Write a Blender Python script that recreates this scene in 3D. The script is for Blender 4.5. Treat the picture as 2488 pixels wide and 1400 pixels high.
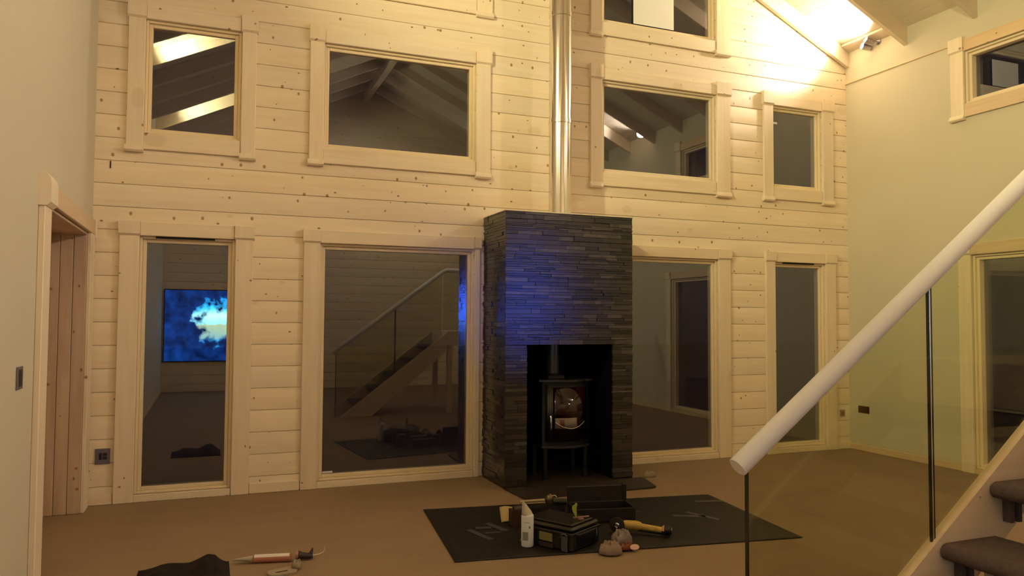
import bpy, bmesh, math, random
from mathutils import Vector, Matrix, Euler
for o in list(bpy.data.objects): bpy.data.objects.remove(o)
SC = bpy.context.scene
COL = SC.collection
rnd = random.Random(7)

# ------------------------------------------------------------------ camera
YAW, PITCH, ROLL, FPX = 21.716387, 2.3404455, 0.32583596, 1838.1687
cam_d = bpy.data.cameras.new('camera'); cam = bpy.data.objects.new('camera', cam_d); COL.objects.link(cam)
cam_d.sensor_fit = 'HORIZONTAL'; cam_d.sensor_width = 36.0; cam_d.lens = FPX/2488*36.0
cam_d.clip_start = 0.05; cam_d.clip_end = 100
y_, p_, r_ = map(math.radians, (YAW, PITCH, ROLL))
fw = Vector((math.sin(y_)*math.cos(p_), math.cos(y_)*math.cos(p_), math.sin(p_)))
rt = Vector((math.cos(y_), -math.sin(y_), 0)); up = rt.cross(fw)
rt2 = math.cos(r_)*rt + math.sin(r_)*up; up2 = -math.sin(r_)*rt + math.cos(r_)*up
M = Matrix((rt2, up2, -fw)).transposed().to_4x4(); M.translation = Vector((0.8938, -6.8776, 1.5))
cam.matrix_world = M
SC.camera = cam

# ------------------------------------------------------------------ world, exposure
w = bpy.data.worlds.new('night_sky'); SC.world = w; w.use_nodes = True
w.node_tree.nodes['Background'].inputs[0].default_value = (0.026, 0.018, 0.021, 1)
w.node_tree.nodes['Background'].inputs[1].default_value = 0.35
SC.view_settings.view_transform = 'Standard'; SC.view_settings.look = 'None'
SC.view_settings.gamma = 1; SC.view_settings.use_curve_mapping = False
SC.view_settings.exposure = 0.46

# room measures
XR, YB, EAVE, SLOPE = 7.94, -9.6, 4.735, 0.47
RIDGE = XR/2

# ------------------------------------------------------------------ room lamps (the luminaires themselves are built further down)
WARM = (1.0, 0.89, 0.50)      # narrow beams
WARM_R = (1.0, 0.85, 0.72)    # lamps on the right eaves, lighting the left slope
WARM_L = (1.0, 0.92, 0.50)    # lamps on the left eaves, lighting the right slope
def spot(name, loc, direction, watts, size, blend=0.6, radius=0.035, color=WARM):
    l = bpy.data.lights.new(name, 'SPOT'); l.energy = watts; l.color = color
    l.spot_size = math.radians(size); l.spot_blend = blend; l.shadow_soft_size = radius
    o = bpy.data.objects.new(name, l); COL.objects.link(o); o.location = loc
    o.rotation_euler = Vector(direction).to_track_quat('-Z', 'Y').to_euler()
    return o
LAMPS = [((7.84, -0.45, 4.70), (-1.0, 0.25, 0.40)), ((7.84, -4.28, 4.70), (-1.0, 0.05, 0.42)), ((7.84, -8.0, 4.70), (-1.0, 0.0, 0.45)),
         ((0.10, -3.1, 4.70), (1.0, 0.05, 0.45)), ((0.10, -6.0, 4.70), (1.0, 0.0, 0.45))]
LAMP_W = [140, 450, 400, 530, 440]
for (lp, ld), lw in zip(LAMPS, LAMP_W):
    dv = Vector(ld).normalized()
    spot('uplight', Vector(lp)+dv*0.075, ld, lw, 150, 0.7, 0.07, color=WARM_R if lp[0] > 4 else WARM_L)
# the twin-headed lamp in view: one narrow beam up the ceiling bay, one on to the gable logs
L1 = Vector((7.84, -0.45, 4.70))
spot('ceiling_beam', L1+Vector((-0.07, -0.03, 0.03)), (-1.0, -0.03, 0.50), 95, 62, 1.0)
# unseen blue spots, added at the far end for the blue sheen on the slate
spot('added_blue_beam', (7.10, YB+0.06, 1.85), Vector((3.50, -0.62, 1.80))-Vector((7.10, YB, 1.85)), 520, 12, 1.0, 0.16, (0.03, 0.10, 1.0))
spot('added_screen_glow', (0.45, YB+0.06, 1.75), Vector((3.32, -0.40, 1.70))-Vector((0.45, YB, 1.75)), 420, 9, 1.0, 0.20, (0.03, 0.12, 1.0))
spot('gable_beam', L1+Vector((-0.09, 0.04, -0.035)), Vector((6.42, 0.0, 4.93))-L1, 140, 44, 1.0)

# ------------------------------------------------------------------ materials
def new_mat(name):
    m = bpy.data.materials.new(name); m.use_nodes = True
    return m, m.node_tree, m.node_tree.nodes['Principled BSDF']
def N(nt, t, **kw):
    n = nt.nodes.new(t)
    for k, v in kw.items(): setattr(n, k, v)
    return n
def setc(sock, c): sock.default_value = (c[0], c[1], c[2], 1)
def simple(name, col, rough=0.5, metal=0.0, noise=0.0, scale=8.0, bump=0.0, spec=0.5):
    m, nt, b = new_mat(name)
    setc(b.inputs['Base Color'], col); b.inputs['Roughness'].default_value = rough; b.inputs['Metallic'].default_value = metal
    b.inputs['Specular IOR Level'].default_value = spec
    tc = N(nt, 'ShaderNodeTexCoord'); nz = N(nt, 'ShaderNodeTexNoise'); nz.inputs['Scale'].default_value = scale; nz.inputs['Detail'].default_value = 5
    nt.links.new(tc.outputs['Object'], nz.inputs['Vector'])
    mx = N(nt, 'ShaderNodeMix', data_type='RGBA')
    setc(mx.inputs['A'], [c*(1-noise) for c in col]); setc(mx.inputs['B'], [min(1, c*(1+noise)) for c in col])
    nt.links.new(nz.outputs['Fac'], mx.inputs['Factor']); nt.links.new(mx.outputs['Result'], b.inputs['Base Color'])
    if bump:
        bp = N(nt, 'ShaderNodeBump'); bp.inputs['Strength'].default_value = bump; bp.inputs['Distance'].default_value = 0.01
        nt.links.new(nz.outputs['Fac'], bp.inputs['Height']); nt.links.new(bp.outputs['Normal'], b.inputs['Normal'])
    return m

def pine(name, axis='x', base=(0.66, 0.47, 0.275), dark=(0.55, 0.37, 0.20), boards=False, knots=1.0, rough=0.5, pitch=0.188, z0=0.14, across='z'):
    """whitewashed pine: grain along `axis`, small resin knots, optional variation board by board"""
    m, nt, b = new_mat(name); L = nt.links.new
    tc = N(nt, 'ShaderNodeTexCoord'); sp = N(nt, 'ShaderNodeSeparateXYZ'); L(tc.outputs['Object'], sp.inputs[0])
    def mth(op, a, c=None, d=None):
        n = N(nt, 'ShaderNodeMath', operation=op)
        for i, v in enumerate((a, c, d)):
            if v is None: continue
            if isinstance(v, (int, float)): n.inputs[i].default_value = v
            else: L(v, n.inputs[i])
        return n.outputs[0]
    ax = {'x': 0, 'y': 1, 'z': 2}
    if boards:
        idn = mth('FLOOR', mth('DIVIDE', mth('SUBTRACT', sp.outputs[ax[across]], z0), pitch))
    else:
        oi = N(nt, 'ShaderNodeObjectInfo'); idn = mth('MULTIPLY', oi.outputs['Random'], 37.0)
    wn = N(nt, 'ShaderNodeTexWhiteNoise', noise_dimensions='1D'); L(idn, wn.inputs['W'])
    off = mth('MULTIPLY', idn, 3.7)
    # stretched coordinates
    cb = N(nt, 'ShaderNodeCombineXYZ')
    sc = {'x': 1.0, 'y': 1.0, 'z': 1.0}; sc[axis] = 0.06
    for i, k in enumerate('xyz'):
        v = mth('MULTIPLY', sp.outputs[i], sc[k])
        if k == axis: v = mth('ADD', v, off)
        L(v, cb.inputs[i])
    n1 = N(nt, 'ShaderNodeTexNoise'); n1.inputs['Scale'].default_value = 26; n1.inputs['Detail'].default_value = 6; n1.inputs['Distortion'].default_value = 0.6
    L(cb.outputs[0], n1.inputs['Vector'])
    n2 = N(nt, 'ShaderNodeTexNoise'); n2.inputs['Scale'].default_value = 5; n2.inputs['Detail'].default_value = 3
    L(cb.outputs[0], n2.inputs['Vector'])
    g = mth('ADD', mth('MULTIPLY', n1.outputs['Fac'], 0.55), mth('MULTIPLY', n2.outputs['Fac'], 0.45))
    mr = N(nt, 'ShaderNodeMapRange'); mr.inputs['From Min'].default_value = 0.36; mr.inputs['From Max'].default_value = 0.62; L(g, mr.inputs['Value'])
    mx = N(nt, 'ShaderNodeMix', data_type='RGBA'); setc(mx.inputs['A'], dark); setc(mx.inputs['B'], base)
    L(mr.outputs['Result'], mx.inputs['Factor'])
    # board by board tone
    hs = N(nt, 'ShaderNodeHueSaturation'); L(mx.outputs['Result'], hs.inputs['Color'])
    L(mth('ADD', mth('MULTIPLY', wn.outputs['Value'], 0.08), 0.96), hs.inputs['Value'])
    L(mth('ADD', mth('MULTIPLY', wn.outputs['Value'], 0.14), 0.95), hs.inputs['Saturation'])
    colr = hs.outputs['Color']
    # knots (object space cells, slightly elongated along the grain)
    def knot(scale, elong, thr, keep, colk, amt, soft):
        nonlocal colr
        c2 = N(nt, 'ShaderNodeCombineXYZ'); kk = {}
        for i, k in enumerate('xyz'):
            if k == axis: v = mth('ADD', mth('MULTIPLY', sp.outputs[i], scale/elong), mth('MULTIPLY', off, 1.3))
            else: v = mth('MULTIPLY', sp.outputs[i], scale)
            kk[k] = v
        oth = [kk[k] for k in 'xyz' if k != axis]
        L(kk[axis], c2.inputs[0]); L(mth('ADD', oth[0], oth[1]), c2.inputs[1])
        vo = N(nt, 'ShaderNodeTexVoronoi', voronoi_dimensions='2D'); vo.inputs['Scale'].default_value = 1.0; vo.inputs['Randomness'].default_value = 0.9
        L(c2.outputs[0], vo.inputs['Vector'])
        s3 = N(nt, 'ShaderNodeSeparateColor'); L(vo.outputs['Color'], s3.inputs[0])
        on = mth('LESS_THAN', s3.outputs[0], keep)
        sz = mth('MULTIPLY', mth('ADD', s3.outputs[1], 0.35), thr)
        m2 = N(nt, 'ShaderNodeMapRange'); L(vo.outputs['Distance'], m2.inputs['Value']); m2.inputs['From Min'].default_value = 0
        L(sz, m2.inputs['From Max']); m2.inputs['To Min'].default_value = 1; m2.inputs['To Max'].default_value = 0
        v = mth('MINIMUM', mth('MULTIPLY', mth('MULTIPLY', m2.outputs['Result'], soft), on), amt)
        mk = N(nt, 'ShaderNodeMix', data_type='RGBA'); L(v, mk.inputs['Factor']); L(colr, mk.inputs['A']); setc(mk.inputs['B'], colk)
        colr = mk.outputs['Result']
    if knots > 0:
        knot(1.7, 1.5, 0.085, 0.45*knots, (0.52, 0.36, 0.20), 0.26, 0.9)
        knot(4.2, 0.8, 0.058, 0.50*knots, (0.30, 0.13, 0.04), 0.85, 3.0)
        knot(5.6, 1.6, 0.040, 0.30*knots, (0.16, 0.09, 0.04), 0.85, 3.0)
    L(colr, b.inputs['Base Color']); b.inputs['Roughness'].default_value = rough
    bp = N(nt, 'ShaderNodeBump'); bp.inputs['Strength'].default_value = 0.12; bp.inputs['Distance'].default_value = 0.004
    L(g, bp.inputs['Height']); L(bp.outputs['Normal'], b.inputs['Normal'])
    return m

def glass_mat(name, refl=0.14, tint=(1, 1, 1), f5=0.7):
    """thin pane: Fresnel-weighted mirror over a clear (tinted) body"""
    m = bpy.data.materials.new(name); m.use_nodes = True; nt = m.node_tree; nt.nodes.clear(); L = nt.links.new
    out = N(nt, 'ShaderNodeOutputMaterial'); mx = N(nt, 'ShaderNodeMixShader'); tr = N(nt, 'ShaderNodeBsdfTransparent'); gl = N(nt, 'ShaderNodeBsdfGlossy')
    gl.inputs['Roughness'].default_value = 0.004; setc(tr.inputs['Color'], tint); setc(gl.inputs['Color'], (0.95, 0.97, 1.0))
    lw = N(nt, 'ShaderNodeLayerWeight'); lw.inputs['Blend'].default_value = 0.5
    pw = N(nt, 'ShaderNodeMath', operation='POWER'); pw.inputs[1].default_value = 4.0; L(lw.outputs['Facing'], pw.inputs[0])
    ma = N(nt, 'ShaderNodeMath', operation='MULTIPLY_ADD'); L(pw.outputs[0], ma.inputs[0]); ma.inputs[1].default_value = f5; ma.inputs[2].default_value = refl
    L(ma.outputs[0], mx.inputs['Fac']); L(tr.outputs[0], mx.inputs[1]); L(gl.outputs[0], mx.inputs[2]); L(mx.outputs[0], out.inputs['Surface'])
    return m

def emit_mat(name, col, strength):
    m, nt, b = new_mat(name); setc(b.inputs['Base Color'], (0.8, 0.8, 0.8)); setc(b.inputs['Emission Color'], col); b.inputs['Emission Strength'].default_value = strength
    return m

PB, PD = (0.86, 0.73, 0.55), (0.79, 0.64, 0.45)
MT = {}
MT['logs'] = pine('pine_log_boards', 'x', PB, PD, boards=True)
MT['pine_x'] = pine('pine_grain_x', 'x', PB, PD, knots=0.25)
MT['pine_y'] = pine('pine_grain_y', 'y', (0.74, 0.56, 0.36), (0.64, 0.46, 0.27), knots=0.25, across='x')
MT['pine_z'] = pine('pine_grain_z', 'z', PB, PD, knots=0.35)
MT['pine_frame'] = pine('pine_sash', 'z', (0.82, 0.68, 0.47), (0.80, 0.655, 0.44), knots=0)
MT['pine_raw'] = pine('pine_door_boards', 'z', (0.62, 0.46, 0.33), (0.48, 0.33, 0.22), knots=1.0)
MT['rafter'] = pine('rafter_pine', 'x', (0.72, 0.61, 0.46), (0.66, 0.54, 0.39), knots=0.2)
MT['plaster'] = simple('cream_plaster', (0.60, 0.54, 0.40), 0.75, noise=0.03, scale=2.0)
MT['ceiling'] = simple('painted_ceiling', (0.68, 0.59, 0.44), 0.6, noise=0.04, scale=3)
MT['night'] = simple('night_lawn', (0.42, 0.38, 0.36), 0.9)
MT['glass'] = glass_mat('window_glass', 0.115, (0.8, 0.8, 0.85))
MT['stair_glass'] = glass_mat('balustrade_glass', 0.045, (0.87, 0.885, 0.77), 0.35)
MT['black'] = simple('black_metal', (0.003, 0.003, 0.0035), 0.5, spec=0.3)
MT['soot'] = simple('matt_black_board', (0.003, 0.003, 0.003), 0.9, spec=0.1)
MT['chrome'] = simple('polished_steel', (0.82, 0.78, 0.70), 0.16, 1.0)
MT['steel'] = simple('brushed_steel', (0.42, 0.40, 0.42), 0.35, 1.0)
MT['white'] = simple('white_plastic', (0.75, 0.75, 0.78), 0.45)
MT['paper'] = simple('white_card', (0.82, 0.80, 0.74), 0.7)
MT['rail'] = simple('white_painted_rail', (0.90, 0.87, 0.88), 0.42, noise=0.03, scale=5)
MT['carpet'] = simple('brown_stair_carpet', (0.125, 0.09, 0.085), 0.95, noise=0.35, scale=60, bump=0.6, spec=0.1)

def floor_mat():
    m, nt, b = new_mat('brown_screed_floor'); L = nt.links.new
    tc = N(nt, 'ShaderNodeTexCoord'); mp = N(nt, 'ShaderNodeMapping'); L(tc.outputs['Object'], mp.inputs[0]); mp.inputs['Scale'].default_value = (1, 3, 1)
    n1 = N(nt, 'ShaderNodeTexNoise'); n1.inputs['Scale'].default_value = 1.6; n1.inputs['Detail'].default_value = 5; L(mp.outputs[0], n1.inputs['Vector'])
    n2 = N(nt, 'ShaderNodeTexNoise'); n2.inputs['Scale'].default_value = 90; n2.inputs['Detail'].default_value = 3; L(mp.outputs[0], n2.inputs['Vector'])
    mx = N(nt, 'ShaderNodeMix', data_type='RGBA'); setc(mx.inputs['A'], (0.238, 0.156, 0.090)); setc(mx.inputs['B'], (0.30, 0.202, 0.122)); L(n1.outputs['Fac'], mx.inputs['Factor'])
    m2 = N(nt, 'ShaderNodeMix', data_type='RGBA', blend_type='OVERLAY'); m2.inputs['Factor'].default_value = 0.25
    L(mx.outputs['Result'], m2.inputs['A']); L(n2.outputs['Fac'], m2.inputs['B']); L(m2.outputs['Result'], b.inputs['Base Color'])
    b.inputs['Roughness'].default_value = 0.8
    bp = N(nt, 'ShaderNodeBump'); bp.inputs['Strength'].default_value = 0.25; bp.inputs['Distance'].default_value = 0.003
    L(n2.outputs['Fac'], bp.inputs['Height']); L(bp.outputs['Normal'], b.inputs['Normal'])
    return m
MT['floor'] = floor_mat()

def slate_mat():
    m, nt, b = new_mat('dark_split_slate'); L = nt.links.new
    tc = N(nt, 'ShaderNodeTexCoord'); mp = N(nt, 'ShaderNodeMapping'); L(tc.outputs['Object'], mp.inputs[0]); mp.inputs['Scale'].default_value = (1, 1, 5)
    at = N(nt, 'ShaderNodeAttribute', attribute_name='tone')
    n1 = N(nt, 'ShaderNodeTexNoise'); n1.inputs['Scale'].default_value = 14; n1.inputs['Detail'].default_value = 8; L(mp.outputs[0], n1.inputs['Vector'])
    cr = N(nt, 'ShaderNodeValToRGB'); e = cr.color_ramp.elements
    e[0].position = 0.0; e[0].color = (0.018, 0.0145, 0.012, 1); e[1].position = 1.0; e[1].color = (0.15, 0.13, 0.115, 1)
    e2 = cr.color_ramp.elements.new(0.55); e2.color = (0.046, 0.039, 0.033, 1)
    ad = N(nt, 'ShaderNodeMath', operation='MULTIPLY_ADD'); L(n1.outputs['Fac'], ad.inputs[0]); ad.inputs[1].default_value = 0.35; L(at.outputs['Fac'], ad.inputs[2])
    sb = N(nt, 'ShaderNodeMath', operation='SUBTRACT'); L(ad.outputs[0], sb.inputs[0]); sb.inputs[1].default_value = 0.15
    L(sb.outputs[0], cr.inputs['Fac']); L(cr.outputs['Color'], b.inputs['Base Color'])
    b.inputs['Roughness'].default_value = 0.18
    bp = N(nt, 'ShaderNodeBump'); bp.inputs['Strength'].default_value = 0.3; bp.inputs['Distance'].default_value = 0.006
    L(n1.outputs['Fac'], bp.inputs['Height']); L(bp.outputs['Normal'], b.inputs['Normal'])
    return m
MT['slate'] = slate_mat()

# ------------------------------------------------------------------ mesh helpers
class MB:
    """collects shapes, then links them as ONE mesh object"""
    def __init__(s): s.bm = bmesh.new(); s.tone = s.bm.faces.layers.float.new('tone')
    def box(s, a, b, bev=0.0, T=None, tone=0.0):
        a = Vector(a); b = Vector(b); lo = Vector(map(min, a, b)); hi = Vector(map(max, a, b))
        r = bmesh.ops.create_cube(s.bm, size=1.0); vs = r['verts']
        for v in vs: v.co = Vector((lo[i]+(v.co[i]+0.5)*(hi[i]-lo[i]) for i in range(3)))
        fs = list({f for v in vs for f in v.link_faces})
        for f in fs: f[s.tone] = tone
        if bev > 0:
            es = list({e for v in vs for e in v.link_edges})
            r = bmesh.ops.bevel(s.bm, geom=es, offset=bev, segments=1, affect='EDGES', profile=0.5)
            vs = list({v for f in r['faces'] for v in f.verts} | {v for v in vs if v.is_valid})
        if T:
            for v in vs: v.co = T(v.co)
        return s
    def poly(s, pts, ext, T=None, bev=0.0):
        """prism: polygon pts (3d) extruded by vector ext"""
        ext = Vector(ext); n = len(pts)
        A = [s.bm.verts.new(Vector(p)) for p in pts]; B = [s.bm.verts.new(Vector(p)+ext) for p in pts]
        s.bm.faces.new(A[::-1]); s.bm.faces.new(B)
        for i in range(n): s.bm.faces.new((A[i], A[(i+1) % n], B[(i+1) % n], B[i]))
        if T:
            for v in A+B: v.co = T(v.co)
        return s
    def tube(s, path, rad, seg=16, caps=True):
        path = [Vector(p) for p in path]; rads = rad if isinstance(rad, (list, tuple)) else [rad]*len(path)
        rings = []; ref = None
        for i, p in enumerate(path):
            t = (path[min(i+1, len(path)-1)]-path[max(i-1, 0)]).normalized()
            if ref is None: ref = Vector((0, 0, 1)) if abs(t.z) < 0.9 else Vector((1, 0, 0))
            u = t.cross(ref).normalized(); v = u.cross(t).normalized(); ref = v
            rings.append([s.bm.verts.new(p+(u*math.cos(a)+v*math.sin(a))*rads[i]) for a in [2*math.pi*k/seg for k in range(seg)]])
        for a, b in zip(rings, rings[1:]):
            for k in range(seg):
                f = s.bm.faces.new((a[k], a[(k+1) % seg], b[(k+1) % seg], b[k])); f.smooth = True
        if caps: s.bm.faces.new(rings[0][::-1]); s.bm.faces.new(rings[-1])
        return s
    def lathe(s, prof, c=(0, 0, 0), seg=32, M4=None):
        """prof: (radius, height) pairs round the z axis through c"""
        c = Vector(c); rings = []
        for r, z in prof:
            rings.append([s.bm.verts.new(Vector((max(r, 1e-4)*math.cos(2*math.pi*k/seg), max(r, 1e-4)*math.sin(2*math.pi*k/seg), z))) for k in range(seg)])
        for a, b in zip(rings, rings[1:]):
            for k in range(seg):
                f = s.bm.faces.new((a[k], a[(k+1) % seg], b[(k+1) % seg], b[k])); f.smooth = True
        s.bm.faces.new(rings[0][::-1]); s.bm.faces.new(rings[-1])
        for R in rings:
            for v in R:
                v.co = (M4 @ v.co if M4 else v.co) + c
        return s
    def grid(s, fn, nu, nv):
        V = [[s.bm.verts.new(Vector(fn(i/nu, j/nv))) for j in range(nv+1)] for i in range(nu+1)]
        for i in range(nu):
            for j in range(nv):
                f = s.bm.faces.new((V[i][j], V[i+1][j], V[i+1][j+1], V[i][j+1])); f.smooth = True
        return s
    def xf(s, M4):
        for v in s.bm.verts: v.co = M4 @ v.co
        return s
    def build(s, name, mat, parent=None, solid=None, smooth_angle=None):
        bmesh.ops.recalc_face_normals(s.bm, faces=s.bm.faces)
        me = bpy.data.meshes.new(name)
        off = Vector((0, 0, 0)); p = parent
        while p is not None: off += Vector(p.location); p = p.parent
        if off.length > 0:
            for v in s.bm.verts: v.co -= off
        s.bm.to_mesh(me); s.bm.free(); me.set_sharp_from_angle(angle=0.6); me.materials.append(mat)
        o = bpy.data.objects.new(name, me); COL.objects.link(o); o.parent = parent
        if solid:
            md = o.modifiers.new('thick', 'SOLIDIFY'); md.thickness = solid; md.offset = 0
        return o
def empty(name, loc=(0, 0, 0)):
    o = bpy.data.objects.new(name, None); COL.objects.link(o); o.location = loc; o.empty_display_size = 0.1
    return o
def tag(o, label=None, cat=None, group=None, kind=None):
    if label: o['label'] = label
    if cat: o['category'] = cat
    if group: o['group'] = group
    if kind: o['kind'] = kind
    return o
def struct(o): o['kind'] = 'structure'; return o

# wall frames: (u along the wall, d out of the wall into the room, z)
TB = lambda c: Vector((c[0], -c[1], c[2]))            # log wall, y = 0
TR = lambda c: Vector((XR-c[1], -c[0], c[2]))         # right wall, x = XR
TL = lambda c: Vector((c[1], -c[0], c[2]))            # left wall, x = 0

# ------------------------------------------------------------------ room shell
struct(MB().box((-0.6, YB-0.3, -0.2), (XR+0.6, 0.3, 0.0)).build('floor', MT['floor']))
struct(MB().box((-40, 0.3, -0.35), (50, 40, -0.25)).build('ground_outside', MT['night']))

# windows and glazed doors on the log wall: L, R, zb, zt (openings), casing widths left, right
OPEN = {1: dict(L=0.351, R=1.100, zb=3.015, zt=3.970, cl=0.132, cr=0.128),
        2: dict(L=1.800, R=3.242, zb=3.015, zt=3.975, cl=0.128, cr=0.150),
        3: dict(L=4.618, R=6.046, zb=3.015, zt=3.990, cl=0.138, cr=0.185),
        4: dict(L=6.825, R=7.545, zb=3.015, zt=3.965, cl=0.140, cr=0.170),
        5: dict(L=0.343, R=1.078, zb=0.060, zt=2.165, cl=0.150, cr=0.150, low=1),
        6: dict(L=1.788, R=3.238, zb=0.060, zt=2.165, cl=0.145, cr=0.058, low=1),
        7: dict(L=4.720, R=6.060, zb=0.060, zt=2.165, cl=0.075, cr=0.165, low=1),
        8: dict(L=6.838, R=7.575, zb=0.060, zt=2.165, cl=0.135, cr=0.155, low=1),
        9: dict(L=4.618, R=6.046, zb=4.595, zt=5.150, cl=0.138, cr=0.185),
        10: dict(L=1.800, R=3.242, zb=4.595, zt=5.150, cl=0.128, cr=0.165)}

def log_wall(T, u0, u1, z_top, holes, mat, name, z0=0.140, pitch=0.188, thick=0.16, clip=None):
    """rounded-edge boards one above another, cut round the openings; clip(u)->z limits the gable"""
    mb = MB()
    us = sorted({u0, u1} | {h[0] for h in holes} | {h[1] for h in holes} | ({RIDGE} if clip else set()))
    n = int((z_top-z0)/pitch)+2
    bounds = [0.0]+[z0+pitch*k for k in range(n)]
    for ua, ub in zip(us, us[1:]):
        um = (ua+ub)/2
        hs = [(h[2], h[3]) for h in holes if h[0] <= um <= h[1]]
        for za, zb in zip(bounds, bounds[1:]):
            if za >= z_top: break
            zb = min(zb, z_top); segs = [(za, zb)]
            for ha, hb in hs:
                ns = []
                for a, b in segs:
                    if hb <= a or ha >= b: ns.append((a, b)); continue
                    if a < ha: ns.append((a, ha))
                    if b > hb: ns.append((hb, b))
                segs = ns
            for a, b in segs:
                if b-a < 0.004: continue
                prof = [(-thick, a), (-0.007 if a == za else 0.0, a)]
                if a == za: prof.append((0.0, a+min(0.004, (b-a)/3)))
                if b == zb: prof += [(0.0, b-min(0.014, (b-a)/2)), (-0.007, b-0.001)]
                else: prof.append((0.0, b))
                prof.append((-thick, b))
                mb.poly([(ua, d, z) for d, z in prof], (ub-ua, 0, 0), T=T)
    if clip:
        for sgn in (1, -1):
            co = Vector((RIDGE, 0, EAVE+SLOPE*RIDGE+0.05)); no = Vector((sgn*SLOPE, 0, 1))
            g = mb.bm.verts[:]+mb.bm.edges[:]+mb.bm.faces[:]
            bmesh.ops.bisect_plane(mb.bm, geom=g, plane_co=co, plane_no=no, clear_outer=True)
    return struct(mb.build(name, mat))
log_wall(TB, -0.3, XR+0.3, 6.8, [(o['L'], o['R'], o['zb'], o['zt']) for o in OPEN.values()], MT['logs'], 'wall_back', clip=True)
TF = lambda c: Vector((c[0], YB+c[1], c[2]))
log_wall(TF, -0.3, XR+0.3, 6.8, [], MT['logs'], 'wall_front', clip=True)

def plain_wall(T, name, u0, u1, ztop, holes, thick=0.26):
    mb = MB(); us = sorted({u0, u1} | {h[0] for h in holes} | {h[1] for h in holes})
    for ua, ub in zip(us, us[1:]):
        um = (ua+ub)/2; z = 0.0
        for h in sorted([h for h in holes if h[0] <= um <= h[1]], key=lambda h: h[2]):
            if h[2] > z: mb.box((ua, -thick, z), (ub, 0, h[2]), T=T)
            z = h[3]
        mb.box((ua, -thick, z), (ub, 0, ztop), T=T)
    return struct(mb.build(name, MT['plaster']))
LD = (0.25, 1.86, 0.0, 2.15)           # doorway in the left wall (u0, u1, z0, z1)
RW = (1.545, 3.30, 3.695, 4.235)       # window in the right wall
RD = (1.585, 3.60, 0.05, 2.165)        # glazed door in the right wall
plain_wall(TL, 'wall_left', 0.0, -YB, EAVE+0.1, [LD])
plain_wall(TR, 'wall_right', 0.0, -YB, EAVE+0.1, [RW, RD])
# small step of the upper plaster and the slim timber line under it
mb = MB(); mb.box((0.0, 0.0, 4.333), (1.395, 0.014, 4.347), 0.003, TR); struct(mb.build('trim_1', MT['pine_y']))

# roof: two pitched boarded planes
mb = MB()
for sgn in (0, 1):
    f = (lambda x: x) if sgn == 0 else (lambda x: XR-x)
    n = 30; L = XR/2+0.3
    for k in range(n):
        xa, xb = -0.3+L*k/n, -0.3+L*(k+1)/n-0.004
        za, zb = EAVE+SLOPE*xa, EAVE+SLOPE*xb
        mb.poly([(f(xa), YB-0.1, za), (f(xb), YB-0.1, zb), (f(xb), YB-0.1, zb+0.05), (f(xa), YB-0.1, za+0.05)], (0, -YB+0.1, 0))
    mb.poly([(f(-0.3), YB-0.1, EAVE-0.3*SLOPE+0.04), (f(RIDGE), YB-0.1, EAVE+SLOPE*RIDGE+0.04), (f(RIDGE), YB-0.1, EAVE+SLOPE*RIDGE+0.12), (f(-0.3), YB-0.1, EAVE-0.3*SLOPE+0.12)], (0, -YB+0.1, 0))
struct(mb.build('ceiling', MT['ceiling']))
# rafters, every 0.816 m, both slopes
k = 2
RAFT_Y = [-0.012-0.816*i for i in range(12)]
for i, y in enumerate(RAFT_Y):
    for side in (1, 0):
        f = (lambda x: x) if side == 0 else (lambda x: XR-x)
        if i == 0: y1 = y-0.045
        else: y1 = y-0.048
        mb = MB()
        z0 = EAVE
        pts = [(f(0.0), y, z0-0.205), (f(0.05), y, z0-0.205+SLOPE*0.05), (f(RIDGE), y, z0+SLOPE*RIDGE-0.195), (f(RIDGE), y, z0+SLOPE*RIDGE), (f(0.0), y, z0)]
        mb.poly(pts, (0, y1-y, 0)); struct(mb.build('trim_%d' % k, MT['rafter'])); k += 1
mb = MB()
mb.poly([(XR, -0.06, EAVE-0.004), (XR-0.12, -0.06, EAVE+SLOPE*0.12-0.004), (XR-0.12, -0.06, EAVE+SLOPE*0.12-0.03), (XR-0.02, -0.06, EAVE-0.022), (XR, -0.06, EAVE-0.022)], (0, -0.765, 0))
struct(mb.build('trim_%d' % k, MT['rafter'])); k += 1
mb = MB(); mb.box((RIDGE-0.06, YB, EAVE+SLOPE*RIDGE-0.34), (RIDGE+0.06, 0, EAVE+SLOPE*RIDGE-0.19), 0.005); struct(mb.build('trim_%d' % k, MT['rafter']))

# skirtings
mb = MB()
for a, b in ((0.0, 0.193), (1.228, 1.643), (6.225, 6.703), (7.730, XR)): mb.box((a, 0, 0), (b, 0.020, 0.088), 0.004, TB)
struct(mb.build('baseboard_back', MT['pine_x']))
mb = MB(); mb.box((0.0, 0, 0), (1.45, 0.018, 0.07), 0.004, TR); mb.box((3.75, 0, 0), (-YB, 0.018, 0.07), 0.004, TR); struct(mb.build('baseboard_right', MT['pine_y']))
mb = MB(); mb.box((2.085, 0, 0), (-YB, 0.018, 0.07), 0.004, TL); struct(mb.build('baseboard_left', MT['pine_y']))

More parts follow.
